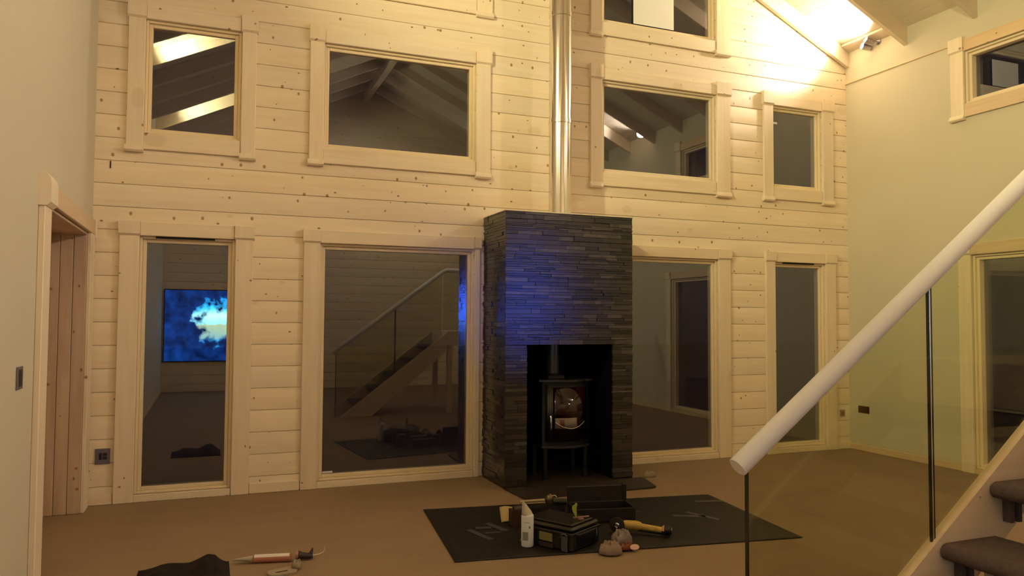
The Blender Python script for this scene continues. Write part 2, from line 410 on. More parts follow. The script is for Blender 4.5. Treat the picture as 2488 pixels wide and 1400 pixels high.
# ------------------------------------------------------------------ windows
def corner_block(mb, T, u0, u1, z0, z1, t, chamfer_low=True):
    c = 0.018
    prof = [(0, z0), (t-c, z0), (t, z0+c), (t, z1-0.004), (t-0.004, z1), (0, z1)]
    mb.poly([(u0, d, z) for d, z in prof], (u1-u0, 0, 0), T=T)
def make_window(name, T, L, R, zb, zt, cl, cr, low=0, side_mat='pine_z', head_mat='pine_x', deep=0.05, headh=0.115, glass='glass', floorline=0.0):
    root = struct(empty(name, T(Vector((L, 0, floorline if low else zb)))))
    t = 0.030; zlow = floorline if low else zb-0.150
    sidetop = zt
    for a, b in ((L-cl, L), (R, R+cr)):
        w_ = MB(); w_.box((a+0.004, 0, zlow), (b-(0.0 if a < L else 0.004), t, sidetop), 0.004, T); w_.build('casing_side', MT[side_mat], root)
        w_ = MB(); corner_block(w_, T, a-0.004, b+0.006, zt-0.004, zt+headh+0.035 if not low else zt+headh+0.002, 0.046); w_.build('corner_block', MT[side_mat], root)
        if not low:
            w_ = MB(); c = 0.016
            prof = [(0, zlow-0.012), (0.034, zlow-0.012), (0.047, zlow+0.002), (0.047, zlow+0.014), (0.030, zlow+0.045), (0, zlow+0.045)]
            w_.poly([(a-0.006, d, z) for d, z in prof], (b-a+0.010, 0, 0), T=T); w_.build('corner_foot', MT[side_mat], root)
    w_ = MB(); w_.box((L+0.006, 0, zt), (R-0.006, t, zt+headh), 0.004, T); w_.build('casing_head', MT[head_mat], root)
    w_ = MB()
    if low: w_.box((L, -0.01, floorline), (R, 0.022, zb), 0.004, T)
    else: w_.box((L, 0, zb-0.135), (R, 0.024, zb+0.002), 0.004, T)
    w_.build('casing_sill', MT[head_mat], root)
    # sash frame sunk in the opening: outer frame and inner bead
    w_ = MB(); fw_ = 0.040
    def ring(l, r, b, tt, wd, d0, d1, bev=0.004):
        w_.box((l, d0, b), (l+wd, d1, tt), bev, T); w_.box((r-wd, d0, b), (r, d1, tt), bev, T)
        w_.box((l+wd, d0, b), (r-wd, d1, b+wd), bev, T); w_.box((l+wd, d0, tt-wd), (r-wd, d1, tt), bev, T)
    ring(L, R, zb, zt, fw_*0.55, -0.145, -0.005); ring(L+fw_*0.55, R-fw_*0.55, zb+fw_*0.55, zt-fw_*0.55, fw_*0.75, -0.11, -0.030)
    w_.build('window_frame', MT['pine_frame'], root)
    g = fw_*1.28
    w_ = MB(); w_.box((L+g, -deep-0.006, zb+g), (R-g, -deep, zt-g), 0, T); pane = w_.build('window_pane', MT[glass], root)
    return root, pane
WN = {}
for i, o in OPEN.items():
    nm = 'window_%d' % i
    WN[i] = make_window(nm, TB, o['L'], o['R'], o['zb'], o['zt'], o['cl'], o['cr'], o.get('low', 0))
WN[11] = make_window('window_11', TR, RW[0], RW[1], RW[2], RW[3], 0.150, 0.15, 0, 'pine_z', 'pine_y', deep=0.09)
WN[12] = make_window('window_12', TR, RD[0], RD[1], RD[2], RD[3], 0.140, 0.14, 1, 'pine_z', 'pine_y', deep=0.09)
for i in (5, 8):    # dark trickle vent slot over the glass
    o = OPEN[i]; mb = MB(); mb.box((o['L']+0.12, 0.004, o['zt']-0.018), (o['R']-0.16, 0.012, o['zt']-0.002), 0.002, TB); mb.build('trickle_vent', MT['black'], WN[i][0])
# small stickers on two panes
mb = MB(); mb.box((1.845, -0.049, 0.118), (1.935, -0.047, 0.135), 0, TB); mb.build('glass_sticker', MT['white'], WN[6][1])
mb = MB(); mb.box((6.885, -0.049, 3.770), (6.945, -0.047, 3.792), 0, TB); mb.build('glass_sticker', MT['white'], WN[4][1])

# card propped in the gable window
mb = MB(); mb.box((5.020, 0.0, 4.655), (5.525, 0.004, 5.010), 0.001, lambda c: Vector((c[0], 0.030-c[1], c[2])))
tag(mb.build('white_card', MT['paper']), 'blank white card standing inside the high gable window beside the flue pipe', 'card')

# ------------------------------------------------------------------ doorway in the left wall
root = struct(empty('door_1', (0, -LD[1], 0)))
mb = MB(); mb.box((0.055, 0, 0), (0.25, 0.028, 2.15), 0.004, TL); mb.build('casing_side', MT['pine_z'], root)
mb = MB(); mb.box((1.86, 0, 0), (2.05, 0.034, 2.13), 0.004, TL); mb.build('casing_side', MT['pine_z'], root)
mb = MB(); mb.box((0.06, 0, 2.15), (1.86, 0.030, 2.270), 0.004, TL); mb.build('casing_head', MT['pine_y'], root)
mb = MB(); prof = [(0, 2.115), (0.040, 2.115), (0.062, 2.135), (0.062, 2.24), (0.055, 2.275), (0.035, 2.30), (0, 2.305)]
mb.poly([(1.855, d, z) for d, z in prof], (0.205, 0, 0), T=TL); mb.build('corner_block', MT['pine_z'], root)
mb = MB(); mb.box((0.045, 0, 2.125), (0.075, 0.040, 2.285), 0.004, TL); mb.build('corner_block', MT['pine_z'], root)
mb = MB()       # jamb linings, boarded, and the soffit
for a, b in ((-0.088, 0.0), (-0.178, -0.091), (-0.262, -0.181)): mb.box((0.245, a, 0), (0.262, b, 2.135), 0.004, TL); mb.box((1.845, a, 0), (1.862, b, 2.135), 0.004, TL)
mb.build('jamb_lining', MT['pine_raw'], root)
mb = MB(); mb.box((0.25, -0.26, 2.130), (1.86, 0.0, 2.150), 0.003, TL); mb.build('soffit', MT['pine_raw'], root)
mb = MB()       # boarded door leaf at the back of the recess
n = 11
for k in range(n):
    a = 0.262+(1.845-0.262)*k/n; b = 0.262+(1.845-0.262)*(k+1)/n-0.004
    mb.box((a, -0.30, 0.01), (b, -0.262, 2.13), 0.004, TL)
mb.build('door_leaf', MT['pine_raw'], root)
mb = MB(); mb.box((0.262, -0.262, 0), (1.845, -0.245, 0.055), 0.003, TL); mb.build('door_threshold', MT['pine_y'], root)

# ------------------------------------------------------------------ fireplace
FX0, FX1, FY, FZ = 3.318, 4.616, -0.632, 2.470
OX0, OX1, OZ = 3.534, 4.403, 1.268
fp = empty('fireplace', ((FX0+FX1)/2, FY, 0)); tag(fp, 'tall dark stacked slate fireplace with a black stove recess', 'fireplace')
mb = MB()
def clad(T, u0, u1, z0, z1, skip=None):
    z = z0
    while z < z1-0.004:
        h = min(rnd.choice((0.016, 0.022, 0.028, 0.034, 0.044)), z1-z)
        if z1-(z+h) < 0.01: h = z1-z
        spans = [(u0, u1)]
        if skip and z < skip[2] < z+h: h = skip[2]-z
        if skip and z+h <= skip[2]+1e-6: spans = [(u0, skip[0]), (skip[1], u1)]
        for a, b in spans:
            u = a
            while u < b-1e-4:
                l = rnd.uniform(0.07, 0.34)
                if b-(u+l) < 0.06: l = b-u
                mb.box((u, -0.02, z), (u+l-0.0008, rnd.uniform(0.001, 0.013), z+h-0.0010), 0.0012, T, tone=rnd.uniform(0, 0.75)**1.3)
                u += l
        z += h
clad(lambda c: Vector((c[0], FY+0.012-c[1], c[2])), FX0+0.004, FX1, 0.0, FZ, (OX0, OX1, OZ))
clad(lambda c: Vector((FX0+0.012-c[1], c[0], c[2])), FY+0.012, -0.036, 0.0, FZ)
clad(lambda c: Vector((FX1-0.012+c[1], c[0], c[2])), FY+0.012, -0.036, 0.0, FZ)
mb.build('slate_cladding', MT['slate'], fp)
mb = MB()
mb.box((FX0+0.03, FY+0.03, 0.0), (OX0, -0.05, FZ-0.006)); mb.box((OX1, FY+0.03, 0.0), (FX1-0.03, -0.05, FZ-0.006)); mb.box((OX0, FY+0.03, OZ), (OX1, -0.05, FZ-0.006))
mb.box((OX0, -0.07, 0.0), (OX1, -0.05, OZ)); mb.build('recess_lining', MT['soot'], fp)
mb = MB(); mb.box((FX0-0.004, FY-0.004, FZ-0.004), (FX1+0.004, -0.036, FZ+0.006), 0.002); mb.build('top_board', MT['pine_x'], fp)

mb = MB()
pts = [(3.300, -0.45, 0), (3.325, -0.625, 0), (3.36, -1.045, 0), (4.56, -1.035, 0), (4.64, -1.00, 0), (4.69, -0.655, 0), (4.69, -0.645, 0)]
pts = [(3.322, -0.648, 0), (3.345, -1.045, 0), (4.575, -1.040, 0), (4.625, -1.015, 0), (4.70, -0.70, 0), (4.69, -0.648, 0)]
mb.poly(pts, (0, 0, 0.018)); mb.box((OX0+0.002, -0.66, 0.0), (OX1-0.002, -0.075, 0.018))
tag(mb.build('hearth_slab', simple('mottled_hearth_slate', (0.030, 0.022, 0.016), 0.5, noise=0.75, scale=7, bump=0.4)), 'low dark mottled stone hearth slab in front of the stove', 'hearth')

# stove
SX, SY = 3.995, -0.36
st = empty('wood_stove', (SX, SY, 0.018)); tag(st, 'small black wood stove on legs with rounded glass door inside the slate recess', 'stove')
def plan(w_, yb, yf, bulge, n=14):
    """outline: flat back, bowed front"""
    pts = [(SX-w_, yb), (SX-w_, yf)]
    for k in range(1, n): a = k/n; pts.append((SX-w_+2*w_*a, yf-bulge*math.sin(math.pi*a)))
    pts += [(SX+w_, yf), (SX+w_, yb)]
    return pts
mb = MB(); mb.poly([(x, y, 0.335) for x, y in plan(0.238, -0.16, -0.46, 0.075)], (0, 0, 0.585)); mb.build('body', MT['black'], st)
mb = MB(); mb.poly([(x, y, 0.922) for x, y in plan(0.275, -0.13, -0.475, 0.090)], (0, 0, 0.016)); mb.build('top_plate', simple('worn_black_plate', (0.02, 0.02, 0.024), 0.25), st)
mb = MB(); mb.poly([(x, y, 0.312) for x, y in plan(0.245, -0.15, -0.47, 0.088)], (0, 0, 0.022)); mb.build('base_plate', simple('worn_base_plate', (0.03, 0.03, 0.035), 0.25), st)
def bow(xa, xb, z0, z1, gap, n=14):
    m_ = MB()
    def fn(i, j):
        x = xa+(xb-xa)*i; a = (x-(SX-0.238))/0.476
        return (x, -0.46-0.075*math.sin(math.pi*max(0, min(1, a)))-gap, z0+(z1-z0)*j)
    m_.grid(fn, n, 1); return m_
door = bow(SX-0.215, SX+0.215, 0.375, 0.895, 0.010).build('door', simple('stove_door_iron', (0.006, 0.006, 0.006), 0.4), st, solid=0.014)
bow(SX-0.155, SX+0.190, 0.415, 0.870, 0.020).build('door_glass', simple('dark_ceramic_glass', (0.012, 0.002, 0.002), 0.06), door, solid=0.004)
mb = MB(); mb.tube([(SX-0.185, -0.530, 0.490), (SX-0.185, -0.540, 0.50), (SX-0.185, -0.540, 0.60), (SX-0.185, -0.530, 0.610)], 0.009, 10); mb.build('door_handle', MT['chrome'], door)
mb = MB()   # bright bowed arc low in the glass
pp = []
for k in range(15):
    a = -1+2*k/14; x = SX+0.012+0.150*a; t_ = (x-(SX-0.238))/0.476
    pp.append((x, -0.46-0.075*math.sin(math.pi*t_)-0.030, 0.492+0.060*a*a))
mb.tube(pp, 0.0035, 8); mb.build('bright_arc', MT['chrome'], door)
mb = bow(SX-0.140, SX+0.075, 0.495, 0.590, 0.0245); mb.build('door_reflection', simple('painted_reflection', (0.20, 0.16, 0.15), 0.6), door, solid=0.001)  # pale patch painting the room's reflection in the door glass
mb = bow(SX-0.098, SX-0.055, 0.505, 0.575, 0.0262); mb.build('reflection_stripe', simple('brown_stripe', (0.10, 0.035, 0.015), 0.6), door, solid=0.001)  # brown stripe within the painted reflection
for x in (SX-0.205, SX+0.205):
    for y in (-0.45, -0.19):
        mb = MB(); mb.poly([(x-0.018, y-0.018, 0.019), (x+0.018, y-0.018, 0.019), (x+0.018, y+0.018, 0.019), (x-0.018, y+0.018, 0.019)], (0, 0, 0.295)); mb.build('leg', MT['black'], st)
mb = MB(); mb.tube([(SX-0.06, -0.30, 0.938), (SX-0.06, -0.30, OZ+0.02)], 0.066, 28); mb.build('stove_pipe', simple('enamel_pipe', (0.03, 0.035, 0.045), 0.18), st)
mb = MB(); mb.box((SX-0.145, -0.385, 0.938), (SX+0.025, -0.215, 0.972), 0.004); mb.tube([(SX-0.06, -0.30, 0.972), (SX-0.06, -0.30, 0.99)], 0.076, 28); mb.build('pipe_collar', MT['black'], st)

# flue pipe above
PX, PY = 3.992, -0.33
fl = empty('flue_pipe', (PX, PY, FZ+0.006)); tag(fl, 'shiny metal twin-wall flue pipe rising from the slate fireplace up the log wall', 'flue pipe')
for a, b in ((FZ+0.006, 3.398), (3.398, 4.440), (4.440, 5.48), (5.48, 6.40)):
    mb = MB(); mb.tube([(PX, PY, a+0.001), (PX, PY, b-0.001)], 0.109, 48); mb.build('pipe_section', MT['chrome'], fl)
for z in (3.398, 4.440, 5.48):
    mb = MB(); mb.lathe([(0.110, -0.022), (0.1145, -0.019), (0.1145, 0.019), (0.110, 0.022)], (PX, PY, z), 48); mb.build('locking_band', MT['chrome'], fl)

# ------------------------------------------------------------------ staircase
SYF, SYN = -4.65, -5.55          # far and near strings
SL = 0.767
def strz(x): return 0.505+SL*(x-3.409)
LX, LZ = 4.42, 1.30              # landing
sc = empty('staircase', (3.0, SYF, 0)); tag(sc, 'open-riser staircase with pale timber string and brown carpeted treads at the lower right', 'staircase')
SM = pine('string_pine', 'x', (0.78, 0.62, 0.47), (0.70, 0.53, 0.37), knots=0.4)
for y in (SYF, SYN):
    mb = MB()
    x0 = 3.409-0.505/SL
    mb.poly([(x0, y, 0.0), (LX, y, strz(LX)), (LX, y, strz(LX)-0.30), (x0+0.36/SL, y, 0.0)], (0, -0.045, 0)); mb.build('string', SM, sc)
SL_W = simple('pale_riser_bar', (0.40, 0.37, 0.33), 0.6)
treads = []
k = 0; x = 3.583; z = 0.625
while z-0.219 > 0.05: x -= 0.286; z -= 0.219
while z < LZ-0.05:
    xa, xb = x, x+0.310
    mb = MB(); r = 0.033; n = 8
    prof = [(xa+r-r*math.sin(math.pi*i/n), z-r-r*math.cos(math.pi*i/n)) for i in range(n+1)]
    prof = [(px_, pz_) for px_, pz_ in prof]+[(xb, z), (xb, z-2*r)]
    mb.poly([(a, SYF-0.052, b) for a, b in prof], (0, -(SYF-0.052-(SYN+0.008)), 0)); tr = mb.build('tread', MT['carpet'], sc)
    mb = MB(); mb.box((xa+0.095, SYF-0.16, z-0.115), (xa+0.115, SYN+0.12, z-2*r)); mb.build('riser_bar', SL_W, sc)
    mb = MB(); mb.box((xa+0.075, SYF-0.085, z-0.165), (xa+0.095, SYF-0.05, z-2*r)); mb.box((xa+0.12, SYF-0.085, z-0.165), (xa+0.14, SYF-0.05, z-2*r)); mb.build('tread_bracket', MT['carpet'], sc)
    x += 0.286; z += 0.219
mb = MB(); mb.box((LX, SYF, LZ-0.22), (5.6, SYN-0.045, LZ), 0.005); mb.build('landing', SM, sc)
for px_ in (4.47, 5.5):
    for y in (SYF-0.05, SYN+0.02):
        mb = MB(); mb.box((px_-0.04, y-0.04, 0), (px_+0.04, y+0.04, LZ-0.22), 0.004); mb.build('support_post', SM, sc)

YG = -4.672
bl = empty('stair_balustrade', (2.67, YG, 0.12)); tag(bl, 'white round handrail on clear glass panels along the lower right staircase', 'balustrade')
def railz(x): return 0.985+0.738*(x-2.638)
RX = 4.34
mb = MB(); d = Vector((1, 0, 0.738)).normalized(); a = Vector((2.632, YG, railz(2.632)))
mb.tube([a, a+d*0.003, Vector((RX, YG, railz(RX))), Vector((RX+0.06, YG, railz(RX)+0.03)), Vector((5.6, YG, railz(RX)+0.03))], [0.034, 0.036, 0.036, 0.036, 0.036], 32); mb.build('handrail', MT['rail'], bl)
def panel(xa, xb, nm='glass_panel'):
    b0 = lambda x: max(0.012, strz(x)-0.12)
    m_ = MB(); xs = [xa]
    xk = 3.409+(0.132-0.505)/SL
    if xa < xk < xb: xs.append(xk)
    xs.append(xb)
    pts = [(x, YG-0.005, b0(x)) for x in xs]+[(xb, YG-0.005, railz(xb)-0.030), (xa, YG-0.005, railz(xa)-0.030)]
    m_.poly(pts, (0, 0.010, 0)); return m_.build(nm, MT['stair_glass'], bl)
EDGE = simple('glass_edge', (0.030, 0.022, 0.010), 0.2)
panel(2.676, 3.566); panel(3.586, RX-0.01)
def edge(xa, xb, nm, m): m_ = MB(); m_.poly([(xa, YG-0.0055, max(0.012, strz(xa)-0.02)), (xb, YG-0.0055, max(0.012, strz(xb)-0.02)), (xb, YG-0.0055, railz(xb)-0.03), (xa, YG-0.0055, railz(xa)-0.03)], (0, 0.011, 0)); return m_.build(nm, m, bl)
edge(2.667, 2.676, 'glass_edge', EDGE); edge(3.566, 3.572, 'glass_edge', EDGE); edge(3.580, 3.586, 'glass_edge', EDGE)
mb = MB(); mb.tube([(3.576, YG-0.002, strz(3.576)), (3.576, YG-0.002, railz(3.576)-0.03)], 0.0045, 12); mb.build('joint_strip', MT['chrome'], bl)
m_ = MB(); m_.box((RX+0.01, YG-0.005, LZ+0.01), (5.58, YG+0.005, railz(RX)-0.005)); m_.build('glass_panel', MT['stair_glass'], bl)

# ------------------------------------------------------------------ uplights
LAMPM = emit_mat('lamp_lens', (1.0, 0.86, 0.62), 60)
LBL = ['glowing metal spotlight under the ceiling edge between two rafters at upper right', 'second spotlight along the right eaves, mirrored in the window right of the flue', 'spotlight on the right eaves nearest the far end of the hall', 'spotlight high on the left plaster wall near the logs', 'spotlight high on the left plaster wall near the far end']
HEADS = []
for (lp, ld), lab in zip(LAMPS, LBL):
    lp = Vector(lp); dv = Vector(ld).normalized(); sgn = 1 if lp.x > 4 else -1
    wx = XR if sgn > 0 else 0.0
    r_ = empty('spotlight', (wx, lp.y, lp.z)); tag(r_, lab, 'spotlight', 'eaves spotlights')
    q = dv.to_track_quat('Z', 'Y').to_matrix().to_4x4()
    mb = MB(); mb.lathe([(0.012, -0.062), (0.030, -0.055), (0.036, -0.02), (0.038, 0.050), (0.034, 0.052), (0.030, 0.040)], lp, 24, q); hd = mb.build('lamp_head', MT['steel'], r_)
    mb = MB(); mb.lathe([(0.029, 0.041), (0.029, 0.045)], lp, 24, q); mb.build('lens', LAMPM, hd)
    mb = MB(); mb.tube([lp-dv*0.03, (lp.x+sgn*0.02, lp.y-0.045, lp.z-0.01), (wx-sgn*0.03, lp.y-0.045, lp.z-0.01), (wx, lp.y-0.045, lp.z-0.01)], 0.008, 10); mb.build('bracket', MT['steel'], r_)
    mb = MB(); mb.lathe([(0.030, 0), (0.030, 0.012)], (wx if sgn < 0 else wx-0.012, lp.y-0.045, lp.z-0.01), 20, Matrix.Rotation(math.pi/2, 4, 'Y')); mb.build('wall_plate', MT['steel'], r_)
    if lab is LBL[0]:
        hp = lp+Vector((0.03, 0.075, -0.035)); dv = (Vector((6.42, 0.0, 4.93))-hp).normalized(); q = dv.to_track_quat('Z', 'Y').to_matrix().to_4x4()
        mb = MB(); mb.lathe([(0.012, -0.062), (0.030, -0.055), (0.036, -0.02), (0.038, 0.050), (0.034, 0.052), (0.030, 0.040)], hp, 24, q); hd = mb.build('lamp_head', MT['steel'], r_)
        mb = MB(); mb.lathe([(0.029, 0.041), (0.029, 0.045)], hp, 24, q); mb.build('lens', LAMPM, hd)

# ------------------------------------------------------------------ switches and sockets
def plate(name, T, u0, u1, z0, z1, mat, label, cat, mods, modmat):
    r_ = empty(name, T(Vector(((u0+u1)/2, 0, z0)))); tag(r_, label, cat)
    m_ = MB(); m_.box((u0, 0.0005, z0), (u1, 0.009, z1), 0.002, T); m_.build('face_plate', mat, r_)
    for a, b, c, d_, nm in mods:
        m_ = MB(); m_.box((u0+(u1-u0)*a, 0.009, z0+(z1-z0)*c), (u0+(u1-u0)*b, 0.012, z0+(z1-z0)*d_), 0.001, T); m_.build(nm, modmat, r_)
DK = simple('dark_insert', (0.012, 0.010, 0.010), 0.4)
PL = simple('satin_nickel', (0.20, 0.18, 0.22), 0.35, 0.6); BZ = simple('bronze_plate', (0.10, 0.035, 0.010), 0.35, 0.5)
plate('wall_socket', TB, 0.063, 0.170, 0.322, 0.445, PL, 'square grey metal socket low on the logs beside the left doorway', 'socket', [(0.26, 0.46, 0.3, 0.72, 'socket_port'), (0.52, 0.80, 0.3, 0.49, 'socket_port'), (0.52, 0.80, 0.53, 0.72, 'socket_port')], DK)
plate('light_switch', TL, 2.335, 2.450, 1.130, 1.245, PL, 'metal light switch on the left plaster wall beside the doorway', 'light switch', [(0.30, 0.72, 0.12, 0.88, 'rocker')], DK)
plate('double_socket', TR, 0.135, 0.290, 0.435, 0.515, BZ, 'wide bronze double socket low on the right wall seen through the glass', 'socket', [(0.08, 0.44, 0.2, 0.8, 'socket_port'), (0.56, 0.92, 0.2, 0.8, 'socket_port')], simple('bronze_insert', (0.05, 0.018, 0.008), 0.4))
plate('corner_socket', TB, 7.79, 7.86, 0.375, 0.455, simple('tan_plate', (0.28, 0.19, 0.09), 0.5), 'small tan socket low on the logs in the right corner', 'socket', [(0.25, 0.75, 0.2, 0.7, 'socket_port')], simple('tan_insert', (0.12, 0.06, 0.03), 0.4))
mb = MB(); mb.box((0.112, 0.0, 2.705), (0.120, 0.006, 2.765), 0.001, TB); tag(mb.build('cable_clip', MT['black']), 'tiny black upright clip on the logs at upper left above the doorway', 'clip')

# ------------------------------------------------------------------ black sheet and the tools on it
sheet_m = simple('black_plastic_sheet', (0.0065, 0.0042, 0.0018), 0.6, spec=0.35, noise=0.5, scale=9, bump=0.3)
import mathutils
cn = [Vector((2.472, -1.062, 0)), Vector((4.891, -1.411, 0)), Vector((4.720, -2.714, 0)), Vector((2.320, -2.372, 0))]
mb = MB()
def sh(i, j):
    p = (cn[0]*(1-i)+cn[1]*i)*(1-j)+(cn[3]*(1-i)+cn[2]*i)*j
    nz = mathutils.noise.noise(p*3.1)+0.5*mathutils.noise.noise(p*9)
    return (p.x, p.y, 0.0050+0.0012*nz)
mb.grid(sh, 60, 36); sh_o = mb.build('protective_sheet', sheet_m, solid=0.0035)
tag(sh_o, 'black protective sheet spread on the brown floor before the fireplace', 'floor sheet')
TP = simple('grey_tape', (0.055, 0.056, 0.055), 0.5, noise=0.4, scale=30)
def strip(x0, y0, x1, y1, w_):
    a = Vector((x0, y0, 0)); b = Vector((x1, y1, 0)); d_ = (b-a).normalized(); n_ = Vector((-d_.y, d_.x, 0))*w_/2
    m_ = MB(); m_.poly([p+Vector((0, 0, 0.0085)) for p in (a-n_, b-n_, b+n_, a+n_)], (0, 0, 0.0008)); m_.build('tape_strip', TP, sh_o)
strip(2.62, -1.74, 2.69, -2.02, 0.045); strip(2.80, -1.62, 2.86, -1.86, 0.05); strip(2.68, -1.72, 2.79, -1.74, 0.05); strip(2.70, -1.86, 2.82, -1.87, 0.03)
strip(4.20, -1.92, 4.42, -2.02, 0.055); strip(4.36, -1.86, 4.46, -2.14, 0.045); strip(4.63, -1.60, 4.86, -1.66, 0.05); strip(3.98, -1.72, 4.02, -1.73, 0.02)

ZS = 0.0085
def placed(mb, loc, rz=0.0, rx=0.0, ry=0.0): return mb.xf(Matrix.Translation(loc) @ Euler((rx, ry, rz)).to_matrix().to_4x4())
# ---- tool case
CA = math.atan2(-0.87, 0.50)        # long axis direction, towards the camera
def tc_T(c):                         # local: u along the long side, v to its right, z
    ux, uy = math.cos(CA), math.sin(CA)
    return Vector((2.860+ux*c[0]-uy*c[1], -2.115+uy*c[0]+ux*c[1], ZS+c[2]))
blk = simple('black_case_plastic', (0.008, 0.0065, 0.006), 0.45, noise=0.3, scale=20)
tc_ = empty('tool_case', tc_T(Vector((0.2, 0.13, 0)))); tag(tc_, 'black plastic tool case with yellow label and grey latch on the sheet', 'tool case')
mb = MB(); mb.box((0.0, 0.0, 0.0), (0.42, 0.33, 0.115), 0.012, tc_T); mb.box((-0.004, -0.006, 0.100), (0.424, 0.336, 0.118), 0.004, tc_T); cb_ = mb.build('case_body', blk, tc_)
mb = MB(); mb.box((0.004, 0.004, 0.120), (0.416, 0.326, 0.150), 0.012, tc_T); mb.box((0.03, 0.035, 0.150), (0.39, 0.295, 0.163), 0.008, tc_T); mb.build('case_lid', simple('brown_black_lid', (0.014, 0.010, 0.006), 0.35, noise=0.3, scale=12), tc_)
mb = MB(); mb.box((0.165, -0.0095, 0.045), (0.270, -0.006, 0.098), 0.0, tc_T); mb.build('case_label', simple('yellow_label', (0.19, 0.16, 0.055), 0.6, noise=0.35, scale=90), tc_)
mb = MB(); mb.box((0.160, -0.010, 0.004), (0.275, -0.005, 0.034), 0.002, tc_T); mb.build('case_label', simple('maroon_label', (0.030, 0.012, 0.014), 0.6), tc_)
mb = MB(); mb.box((0.345, -0.020, 0.000), (0.392, -0.006, 0.100), 0.005, tc_T); mb.tube([tc_T(Vector((0.345, -0.016, 0.085))), tc_T(Vector((0.350, -0.020, 0.108))), tc_T(Vector((0.370, -0.021, 0.116))), tc_T(Vector((0.390, -0.018, 0.105))), tc_T(Vector((0.392, -0.016, 0.080)))], 0.005, 8)
mb.build('latch', simple('blue_grey_latch', (0.060, 0.068, 0.075), 0.35), tc_)
mb = MB(); mb.box((0.4225, 0.060, 0.020), (0.4260, 0.265, 0.095), 0.002, tc_T); mb.build('end_panel', simple('blue_black_panel', (0.004, 0.005, 0.012), 0.25), tc_)
mb = MB(); mb.box((0.4240, 0.275, 0.050), (0.4285, 0.289, 0.098), 0.001, tc_T); mb.build('side_catch', simple('pale_blue_catch', (0.10, 0.10, 0.17), 0.4), tc_)
mb = MB(); mb.tube([tc_T(Vector((0.426, 0.04, 0.108))), tc_T(Vector((0.445, 0.05, 0.110))), tc_T(Vector((0.445, 0.25, 0.110))), tc_T(Vector((0.426, 0.27, 0.108)))], 0.006, 8); mb.build('carry_handle', blk, tc_)
# ---- small things lying on the case lid
zl = ZS+0.163
c0 = tc_T(Vector((0.335, 0.235, 0))); mb = MB(); mb.box((-0.055, -0.010, 0.0), (0.055, 0.010, 0.008), 0.002); placed(mb, (c0.x, c0.y, zl+0.001), -0.15, 0, -0.04)
tag(mb.build('utility_knife', simple('pinkish_grey_metal', (0.24, 0.16, 0.15), 0.4)), 'thin pale blade lying on the tool case lid', 'blade')
c0 = tc_T(Vector((0.365, 0.185, 0))); mb = MB(); mb.lathe([(0.002, 0.0), (0.020, 0.002), (0.022, 0.010), (0.012, 0.017), (0.001, 0.019)], (0, 0, 0), 18); placed(mb, (c0.x, c0.y, zl)); 
tag(mb.build('scraper_pad', simple('tan_rubber', (0.19, 0.10, 0.055), 0.6)), 'small tan lump lying on the lid of the black tool case', 'pad')

# ---- second, open case behind
def oc_T(c):
    a = math.radians(-12); return Vector((3.40+math.cos(a)*c[0]-math.sin(a)*c[1], -1.86+math.sin(a)*c[0]+math.cos(a)*c[1], ZS+c[2]))
oc = empty('open_tool_box', oc_T(Vector((0.2, 0.1, 0)))); tag(oc, 'dark maroon open tool box standing behind the black case', 'tool box')
mar = simple('maroon_black_plastic', (0.0065, 0.0032, 0.0032), 0.5, noise=0.3, scale=10)
mb = MB(); mb.box((0, 0, 0), (0.46, 0.012, 0.10), 0.003, oc_T); mb.box((0, 0.23, 0), (0.46, 0.242, 0.10), 0.003, oc_T); mb.box((0, 0, 0), (0.012, 0.242, 0.10), 0.003, oc_T); mb.box((0.448, 0, 0), (0.46, 0.242, 0.10), 0.003, oc_T); mb.box((0, 0, 0), (0.46, 0.242, 0.01), 0, oc_T)
mb.build('box_body', mar, oc)
mb = MB(); mb.box((0.0, 0.245, 0.09), (0.46, 0.262, 0.215), 0.005, oc_T); mb.box((0.435, 0.235, 0.09), (0.468, 0.268, 0.225), 0.004, oc_T); mb.build('box_lid', mar, oc)

# ---- cartridge bottle with crumpled paper cap
bt = empty('foam_can', (2.862, -2.235, ZS)); tag(bt, 'tall white can with torn pointed top standing at the left of the tool case', 'can')
mb = MB(); mb.lathe([(0.036, 0.0), (0.040, 0.004), (0.041, 0.010), (0.041, 0.196), (0.039, 0.204), (0.033, 0.210)], (2.862, -2.235, ZS), 36); mb.build('can_body', MT['white'], bt)
mb = MB(); c = Vector((2.862, -2.235, ZS))
def cap(i, j):
    a = 2*math.pi*i; tp = 0.222+0.072*(0.5-0.5*math.cos(a-0.35))**1.6
    r0 = 0.0385*(1-j)+0.031*j + 0.0035*math.sin(5*a)*j
    return (c.x+r0*math.cos(a)-0.004*j, c.y+r0*math.sin(a)*(1-0.55*j), c.z+0.200*(1-j)+tp*j)
mb.grid(cap, 24, 5); mb.build('torn_cap', simple('crumpled_cream_paper', (0.52, 0.47, 0.36), 0.8), bt, solid=0.002)
mb = MB()
def wrap(i, j):
    a = math.radians(200+55*i); return (c.x+0.0415*math.cos(a), c.y+0.0415*math.sin(a), c.z+0.045+0.055*j)
mb.grid(wrap, 8, 1); mb.build('can_label', simple('grey_label', (0.26, 0.26, 0.27), 0.6), bt)
mb = MB()
def wrap2(i, j):
    a = math.radians(262+9*i); return (c.x+0.0415*math.cos(a), c.y+0.0415*math.sin(a), c.z+0.122+0.016*j)
mb.grid(wrap2, 3, 1); mb.build('print_mark', DK, bt); mb = MB()
def wrap3(i, j):
    a = math.radians(215+50*i); return (c.x+0.0415*math.cos(a), c.y+0.0415*math.sin(a), c.z+0.160+0.002*j)
mb.grid(wrap3, 5, 1); mb.build('print_mark', DK, bt)
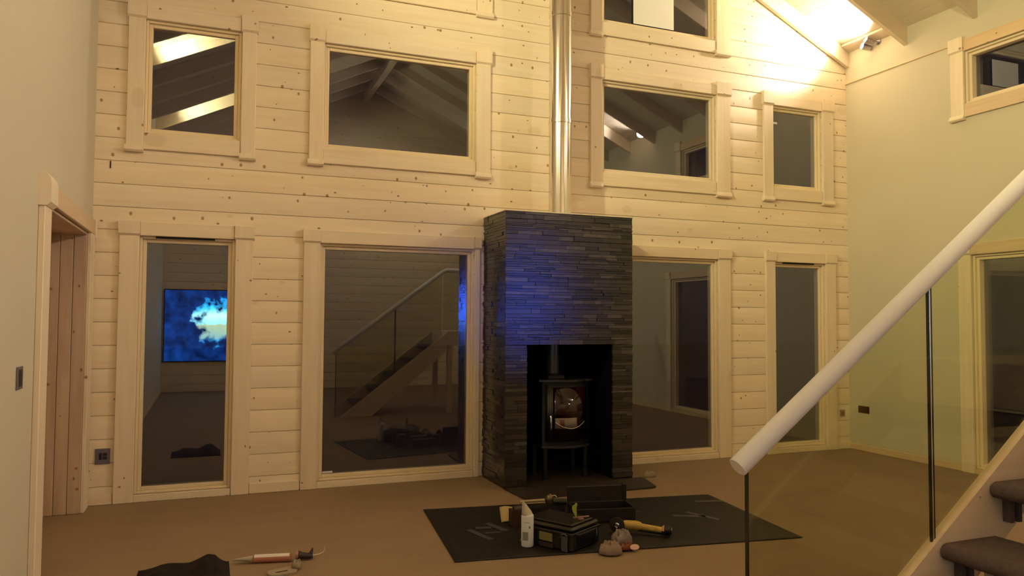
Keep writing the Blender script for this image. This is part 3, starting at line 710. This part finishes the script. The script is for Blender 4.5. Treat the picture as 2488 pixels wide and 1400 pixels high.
mb = MB(); mb.tube([(c.x-0.043, c.y, c.z+0.08), (c.x-0.047, c.y-0.004, c.z+0.045), (c.x-0.057, c.y-0.008, c.z+0.040)], 0.0018, 6); mb.build('pull_tab', MT['chrome'], bt)

# ---- crumpled cream cloth behind the can
def crumple(name, loc, sx, sy, h, mat, label, cat, seed, nu=24, nv=9, peak=0.5, solid=0.0015, rz=0.0):
    m_ = MB()
    def fn(i, j):
        a = 2*math.pi*i; r = j
        rim = 1+0.30*mathutils.noise.noise(Vector((math.cos(a)*1.5+seed, math.sin(a)*1.5, seed)))+0.12*mathutils.noise.noise(Vector((math.cos(a)*5, math.sin(a)*5+seed, 2.0)))
        u, v = r*rim*math.cos(a), r*rim*math.sin(a)
        q = Vector((u*2.3+seed, v*2.3, seed*0.37)); n1 = 1-2*abs(mathutils.noise.noise(q)); n2 = 1-2*abs(mathutils.noise.noise(q*2.7))
        dome = max(0, 1-r*r)**0.40
        return (loc[0]+u*sx/2, loc[1]+v*sy/2, loc[2]+0.002+h*max(0, dome*(0.50+0.42*n1+0.22*n2)-0.12*(1-r)**3)+0.012*max(0, n2)*r*(1-r)*4)
    m_.grid(fn, nu, nv)
    for f_ in m_.bm.faces: f_.smooth = False
    for v_ in m_.bm.verts: v_.co += Vector((rnd.uniform(-1, 1), rnd.uniform(-1, 1), rnd.uniform(0, 1)))*0.0035*(v_.co.z > loc[2]+0.006)
    o_ = m_.build(name, mat, solid=solid)
    return tag(o_, label, cat)
mb = MB()
def flap(i, j):
    return (2.900+0.13*i+0.02*j, -1.66+0.10*j-0.02*i, ZS+0.006+0.085*j**1.2+0.006*math.sin(5*i))
mb.grid(flap, 8, 8); tag(mb.build('cream_cloth', simple('cream_cloth', (0.40, 0.31, 0.13), 0.85, noise=0.1), solid=0.002), 'pale cream cloth flap rising behind the white can on the sheet', 'cloth')
# brown tool pouch between cloth and case
pz = empty('leather_pouch', (3.05, -1.80, ZS)); tag(pz, 'dark brown leather tool pouch directly behind the white can', 'pouch')
lea = simple('brown_leather', (0.040, 0.016, 0.008), 0.5, noise=0.4, scale=20)
mb = MB(); mb.poly([(2.94, -1.78, ZS), (3.06, -1.80, ZS), (3.05, -1.71, ZS), (2.94, -1.70, ZS)], (0, 0, 0.115)); mb.build('pouch_body', lea, pz)
mb = MB(); mb.lathe([(0.002, -0.05), (0.026, -0.045), (0.030, 0.0), (0.026, 0.045), (0.002, 0.05)], (3.00, -1.755, ZS+0.115), 18, Matrix.Rotation(math.pi/2, 4, 'Y')); mb.build('pouch_flap', lea, pz)

# ---- hammer-like tool with pale shaft lying across the tools
hm = empty('claw_hammer', (3.25, -1.58, ZS)); tag(hm, 'hand tool with pale wooden shaft and brassy head lying behind the case', 'hand tool')
mb = MB(); mb.tube([(3.07, -1.60, ZS+0.128), (3.26, -1.62, ZS+0.128)], [0.010, 0.012], 14); mb.build('shaft', simple('pale_wood_shaft', (0.38, 0.30, 0.17), 0.6), hm)
brs = simple('dull_brass', (0.16, 0.12, 0.06), 0.30, 0.8, noise=0.4, scale=40)
mb = MB(); mb.lathe([(0.010, -0.038), (0.024, -0.030), (0.032, -0.005), (0.030, 0.018), (0.018, 0.034), (0.006, 0.042)], (3.295, -1.63, ZS+0.135), 20, Matrix.Rotation(0.25, 4, 'Y')); hd = mb.build('tool_head', brs, hm)
mb = MB(); mb.tube([(3.315, -1.64, ZS+0.160), (3.335, -1.64, ZS+0.162), (3.350, -1.64, ZS+0.150)], 0.005, 8); mb.build('bright_clip', MT['chrome'], hd)
mb = MB(); mb.tube([(3.32, -1.64, ZS+0.118), (3.42, -1.66, ZS+0.112)], [0.022, 0.024], 16); mb.build('grip', blk, hm)
mb = MB(); mb.poly([(3.10, -1.66, ZS), (3.40, -1.69, ZS), (3.39, -1.63, ZS), (3.10, -1.58, ZS)], (0, 0, 0.088)); tag(mb.build('tool_tray', mar), 'low dark tray under the pale shafted hand tool behind the case', 'tray')
# ---- lime green clamp
mb = MB()
pts = [(0.000, 0.095), (0.006, 0.060), (0.018, 0.030), (0.026, 0.000), (0.030, 0.0), (0.032, 0.040), (0.030, 0.110), (0.036, 0.128), (0.034, 0.142), (0.024, 0.142), (0.020, 0.128), (0.006, 0.118)]
mb.poly([(a, 0, b*0.68) for a, b in pts], (0, 0.014, 0)); placed(mb, (3.165, -2.285, ZS+0.164), -0.2)
tag(mb.build('green_marker_tag', simple('lime_plastic', (0.32, 0.36, 0.06), 0.5)), 'lime green plastic tag sticking up behind the tool case lid', 'tag')

# ---- angle grinder lying at the right
gr = empty('angle_grinder', (3.62, -2.25, ZS)); tag(gr, 'yellow bodied grinder with a dark disc and silver hub lying right of the tool case', 'power tool')
gd = Vector((0.80, -0.60, 0)).normalized(); g0 = Vector((3.565, -2.180, ZS+0.055))
yel = simple('yellow_tool_plastic', (0.50, 0.33, 0.07), 0.45, noise=0.12, scale=14)
fd = Vector((-0.62, -0.78, 0)).normalized()     # disc faces the camera
q = fd.to_track_quat('Z', 'Y').to_matrix().to_4x4()
mb = MB(); mb.lathe([(0.006, -0.012), (0.052, -0.010), (0.054, 0.0), (0.052, 0.004), (0.006, 0.006)], g0, 36, q); dk = mb.build('grinding_disc', simple('dark_disc', (0.016, 0.010, 0.006), 0.6, noise=0.4, scale=60), gr)
mb = MB(); mb.lathe([(0.004, 0.006), (0.018, 0.007), (0.019, 0.014), (0.013, 0.016), (0.011, 0.010), (0.001, 0.010)], g0, 24, q); mb.build('disc_nut', MT['chrome'], dk)
mb = MB()
p0 = g0+gd*0.035-fd*0.03
mb.tube([p0, p0+gd*0.012, p0+gd*0.09, p0+gd*0.115+Vector((0, 0, -0.002)), p0+gd*0.135+Vector((0, 0, -0.006)), p0+gd*0.27+Vector((0, 0, -0.018))], [0.020, 0.030, 0.032, 0.030, 0.021, 0.020], 20); mb.build('motor_body', yel, gr)
mb = MB(); p1 = p0+gd*0.27+Vector((0, 0, -0.018)); mb.tube([p1-gd*0.002, p1+gd*0.018], [0.021, 0.037], 4); mb.build('metal_guard', simple('copper_metal', (0.55, 0.38, 0.22), 0.25, 0.9), gr)
mb = MB(); mb.tube([p1+gd*0.018, p1+gd*0.022, p1+gd*0.055, p1+gd*0.066], [0.018, 0.032, 0.033, 0.024], 18)
mb.tube([p0+gd*0.11+Vector((0, 0, -0.030)), p1+gd*0.05+Vector((0, 0, -0.020))], [0.010, 0.016], 12); mb.build('end_grip', blk, gr)
mb = MB(); mb.tube([p1+gd*0.060+Vector((0, 0, 0.002)), p1+gd*0.070+Vector((0, 0, 0.002))], [0.016, 0.015], 12); mb.build('grip_badge', MT['steel'], gr)

# ---- crumpled plastic and paper scraps
crumple('crumpled_bag', (3.30, -2.56, ZS), 0.15, 0.13, 0.070, simple('grey_pink_paper', (0.31, 0.225, 0.18), 0.8), 'crumpled brownish paper bag at the front edge of the black sheet', 'paper bag', 2.3)
crumple('plastic_wrap', (3.47, -2.41, ZS), 0.15, 0.13, 0.085, simple('translucent_wrap', (0.27, 0.21, 0.20), 0.4), 'crumpled pale plastic wrap between the paper bag and the grinder', 'plastic wrap', 7.7)
mb = MB(); mb.lathe([(0.004, -0.006), (0.030, -0.004), (0.034, 0.0), (0.030, 0.005), (0.004, 0.006)], (0, 0, 0), 22); mb.xf(Matrix.Diagonal((1.2, 0.62, 1, 1))); placed(mb, (3.47, -2.575, ZS+0.022), 0.25, 0.75)
tag(mb.build('pink_lid', simple('pink_plastic', (0.60, 0.34, 0.30), 0.4)), 'oval pink lid lying beside the crumpled plastic wrap', 'lid')
crumple('orange_wrapper', (3.435, -2.525, ZS), 0.13, 0.07, 0.030, simple('orange_film', (0.22, 0.06, 0.022), 0.45), 'orange plastic wrapper under the pink lid at the sheet edge', 'wrapper', 4.1, 14, 8)
crumple('paper_scrap', (4.82, -0.60, 0.0), 0.13, 0.07, 0.05, simple('scrap_cream', (0.32, 0.27, 0.19), 0.8), 'small cream paper scrap on the floor at the right of the hearth', 'paper scrap', 1.2, 14, 10)

# ------------------------------------------------------------------ things at the lower left
sg = empty('sealant_cartridge', (1.25, -1.97, 0)); tag(sg, 'sealant cartridge with white and orange sleeve and long nozzle lying on floor', 'sealant tube')
a0 = Vector((1.170, -1.945, 0.026)); a1 = Vector((1.385, -1.990, 0.026)); dd = (a1-a0).normalized()
mb = MB(); mb.tube([a0, a0+dd*0.002, a1-dd*0.002, a1], [0.022, 0.0245, 0.0245, 0.022], 28); tb = mb.build('tube_body', simple('orange_brown_sleeve', (0.46, 0.17, 0.10), 0.45, noise=0.15, scale=30), sg)
mb = MB()
sd = dd.cross(Vector((0, 0, 1))).normalized()
def lab(i, j):
    a = math.radians(32+72*j); jag = (0.010*math.sin(i*21)*(1-j))
    pz_ = a0+dd*(0.006+0.206*i)+(sd*(-1)*math.cos(math.radians(180)-a)*1.0)*0.0 
    r = 0.0252; v = (sd*math.cos(a)+Vector((0, 0, 1))*math.sin(a))*r
    return pz_+v
mb.grid(lab, 16, 8); mb.build('white_label', simple('white_label', (0.78, 0.70, 0.68), 0.5), tb)
mb = MB(); mb.tube([a0-dd*0.002, a0-dd*0.030, a0-dd*0.118], [0.019, 0.016, 0.004], 20); mb.build('nozzle', simple('milky_nozzle', (0.42, 0.37, 0.27), 0.4), sg)
# caulking gun end with trigger and hook
cg = empty('caulking_gun', (1.47, -2.0, 0)); tag(cg, 'dark caulking gun handle with bright hooked rod beside the sealant tube', 'caulking gun')
mb = MB(); mb.tube([(1.412, -1.985, 0.036), (1.430, -1.988, 0.036)], [0.026, 0.028], 20); mb.build('end_cap', simple('copper_cap', (0.38, 0.17, 0.10), 0.4), cg)
mb = MB(); mb.tube([(1.428, -1.988, 0.034), (1.45, -1.99, 0.028), (1.49, -1.995, 0.024), (1.515, -2.0, 0.024)], [0.027, 0.021, 0.018, 0.016], 16)
mb.tube([(1.498, -1.997, 0.03), (1.510, -1.998, 0.055), (1.513, -1.998, 0.072)], [0.013, 0.009, 0.003], 10); mb.build('trigger_grip', simple('worn_brown_metal', (0.030, 0.018, 0.014), 0.5, noise=0.5, scale=50), cg)
mb = MB(); mb.tube([(1.510, -2.0, 0.026), (1.555, -2.0, 0.030), (1.580, -2.0, 0.040), (1.590, -1.998, 0.055), (1.582, -1.996, 0.068)], 0.0032, 8); mb.build('hooked_rod', MT['chrome'], cg)
# blister pack
bp_ = empty('blister_pack', (1.33, -2.18, 0)); tag(bp_, 'empty translucent plastic pack with a dark slot lying before the sealant tube', 'plastic pack')
pm = simple('milky_plastic', (0.34, 0.27, 0.20), 0.35)
def bl_T(c): a = math.radians(12); return Vector((1.245+math.cos(a)*c[0]-math.sin(a)*c[1], -2.265+math.sin(a)*c[0]+math.cos(a)*c[1], c[2]))
mb = MB(); pts = []
for k in range(9): a = math.pi/2+math.pi*k/8; pts.append((0.045+0.045*math.cos(a), 0.055+0.055*math.sin(a), 0.002))
pts += [(0.15, 0.0, 0.002), (0.175, 0.05, 0.002), (0.165, 0.12, 0.002)]
mb.poly(pts, (0, 0, 0.010), T=bl_T); bo = mb.build('pack_shell', pm, bp_)
mb = MB(); mb.box((0.045, 0.040, 0.0115), (0.115, 0.056, 0.0130), 0, bl_T); mb.build('hang_slot', simple('slot_shadow', (0.05, 0.028, 0.012), 0.7), bo)
m_ = crumple('pack_film', (1.405, -2.135, 0.012), 0.06, 0.09, 0.03, pm, None, None, 3.3, 12, 10); m_.parent = bp_; m_.location = -Vector(bp_.location)
# black bag at the bottom edge
mb = MB()
def bag(i, j):
    u, v = i, j
    x = 0.53+0.50*u; y = -1.86-0.43*v
    ridge = [(0, 0.0), (0.10, 0.02), (0.24, 0.055), (0.30, 0.056), (0.55, 0.045), (0.64, 0.070), (0.76, 0.100), (0.84, 0.098), (0.89, 0.065), (1.0, 0.0)]
    for (a, ha), (b, hb) in zip(ridge, ridge[1:]):
        if a <= u <= b: h_ = ha+(hb-ha)*(u-a)/(b-a); break
    f = math.sin(math.pi*min(1, max(0, v)))**0.5 if 0 < v < 1 else 0
    n_ = mathutils.noise.noise(Vector((x*9, y*9, 0.3)))
    return (x, y+0.02*n_, 0.002+max(0, h_*f*(1+0.25*n_)))
mb.grid(bag, 44, 22)
tag(mb.build('black_bag', simple('black_bag_cloth', (0.008, 0.004, 0.0045), 0.8, noise=0.4, scale=30, spec=0.2), solid=0.003), 'slumped black cloth bag on the floor at the bottom left', 'bag')

# ------------------------------------------------------------------ behind the viewpoint: what the panes mirror
tv = empty('projection_screen', (0.90, YB+0.02, 0.62)); tag(tv, 'large blue glowing wall screen, seen mirrored in the leftmost glazed door', 'screen')
scr = bpy.data.materials.new('blue_screen_picture'); scr.use_nodes = True; nt = scr.node_tree; nt.nodes.clear(); L = nt.links.new
def mth(op, *a):
    n = N(nt, 'ShaderNodeMath', operation=op)
    for i, v in enumerate(a):
        if isinstance(v, (int, float)): n.inputs[i].default_value = v
        else: L(v, n.inputs[i])
    return n.outputs[0]
out = N(nt, 'ShaderNodeOutputMaterial'); em = N(nt, 'ShaderNodeEmission'); tcn = N(nt, 'ShaderNodeTexCoord'); spn = N(nt, 'ShaderNodeSeparateXYZ'); L(tcn.outputs['Object'], spn.inputs[0])
nz = N(nt, 'ShaderNodeTexNoise'); nz.inputs['Scale'].default_value = 4.5; nz.inputs['Detail'].default_value = 7; L(tcn.outputs['Object'], nz.inputs['Vector'])
# the picture: a bright cyan crown over a pale olive field on a deep blue ground (metres from the screen's foot)
dx = mth('DIVIDE', mth('SUBTRACT', spn.outputs[0], 0.10), 0.40); dz = mth('DIVIDE', mth('SUBTRACT', spn.outputs[2], 0.78), 0.47)
r2 = mth('SQRT', mth('ADD', mth('MULTIPLY', dx, dx), mth('MULTIPLY', dz, dz)))
blob = mth('ADD', mth('SUBTRACT', 1.0, r2), mth('MULTIPLY', mth('SUBTRACT', nz.outputs['Fac'], 0.5), 2.4))
mk = N(nt, 'ShaderNodeMapRange'); mk.inputs['From Min'].default_value = 0.0; mk.inputs['From Max'].default_value = 0.45; L(blob, mk.inputs['Value'])
zz = mth('ADD', mth('DIVIDE', mth('SUBTRACT', spn.outputs[2], 0.36), 0.85), mth('MULTIPLY', mth('SUBTRACT', nz.outputs['Fac'], 0.5), 0.25))
cr = N(nt, 'ShaderNodeValToRGB'); e = cr.color_ramp.elements; e[0].position = 0.05; e[0].color = (0.02, 0.35, 0.7, 1); e[1].position = 1.0; e[1].color = (0.02, 0.45, 1.0, 1)
for p_, c_ in ((0.12, (0.16, 0.34, 0.34, 1)), (0.42, (0.30, 0.40, 0.22, 1)), (0.50, (0.25, 0.9, 1.0, 1)), (0.66, (0.45, 1.0, 1.0, 1)), (0.82, (0.05, 0.6, 1.0, 1))):
    q_ = e.new(p_); q_.color = c_
L(zz, cr.inputs['Fac'])
bg = N(nt, 'ShaderNodeMix', data_type='RGBA'); setc(bg.inputs['A'], (0.0, 0.004, 0.02)); setc(bg.inputs['B'], (0.003, 0.03, 0.16)); L(mth('MULTIPLY', mth('SUBTRACT', nz.outputs['Fac'], 0.32), 2.6), bg.inputs['Factor'])
mx = N(nt, 'ShaderNodeMix', data_type='RGBA'); L(mk.outputs['Result'], mx.inputs['Factor']); L(bg.outputs['Result'], mx.inputs['A']); L(cr.outputs['Color'], mx.inputs['B'])
L(mx.outputs['Result'], em.inputs['Color']); em.inputs['Strength'].default_value = 7.0; L(em.outputs[0], out.inputs['Surface'])
mb = MB(); mb.box((0.03, YB+0.004, 0.60), (1.78, YB+0.03, 2.06), 0.005); mb.build('screen_frame', MT['black'], tv)
mb = MB(); mb.box((0.05, YB+0.0305, 0.62), (1.76, YB+0.034, 2.04)); mb.build('screen', scr, tv)
fl2 = empty('added_flood_lamp', (7.10, YB, 1.72)); tag(fl2, 'unseen blue floodlight added on the far wall to give the slate its blue sheen', 'floodlight')  # added source, out of view, for the blue on the slate front
mb = MB(); mb.lathe([(0.06, 0.0), (0.19, 0.03), (0.19, 0.045), (0.17, 0.046)], (7.10, YB+0.002, 1.85), 28, Matrix.Rotation(-math.pi/2, 4, 'X')); mb.build('housing', MT['black'], fl2)
mb = MB(); mb.lathe([(0.165, 0.0), (0.165, 0.003)], (7.10, YB+0.049, 1.85), 28, Matrix.Rotation(-math.pi/2, 4, 'X')); mb.build('lens', emit_mat('blue_lens', (0.02, 0.08, 1.0), 6), fl2)
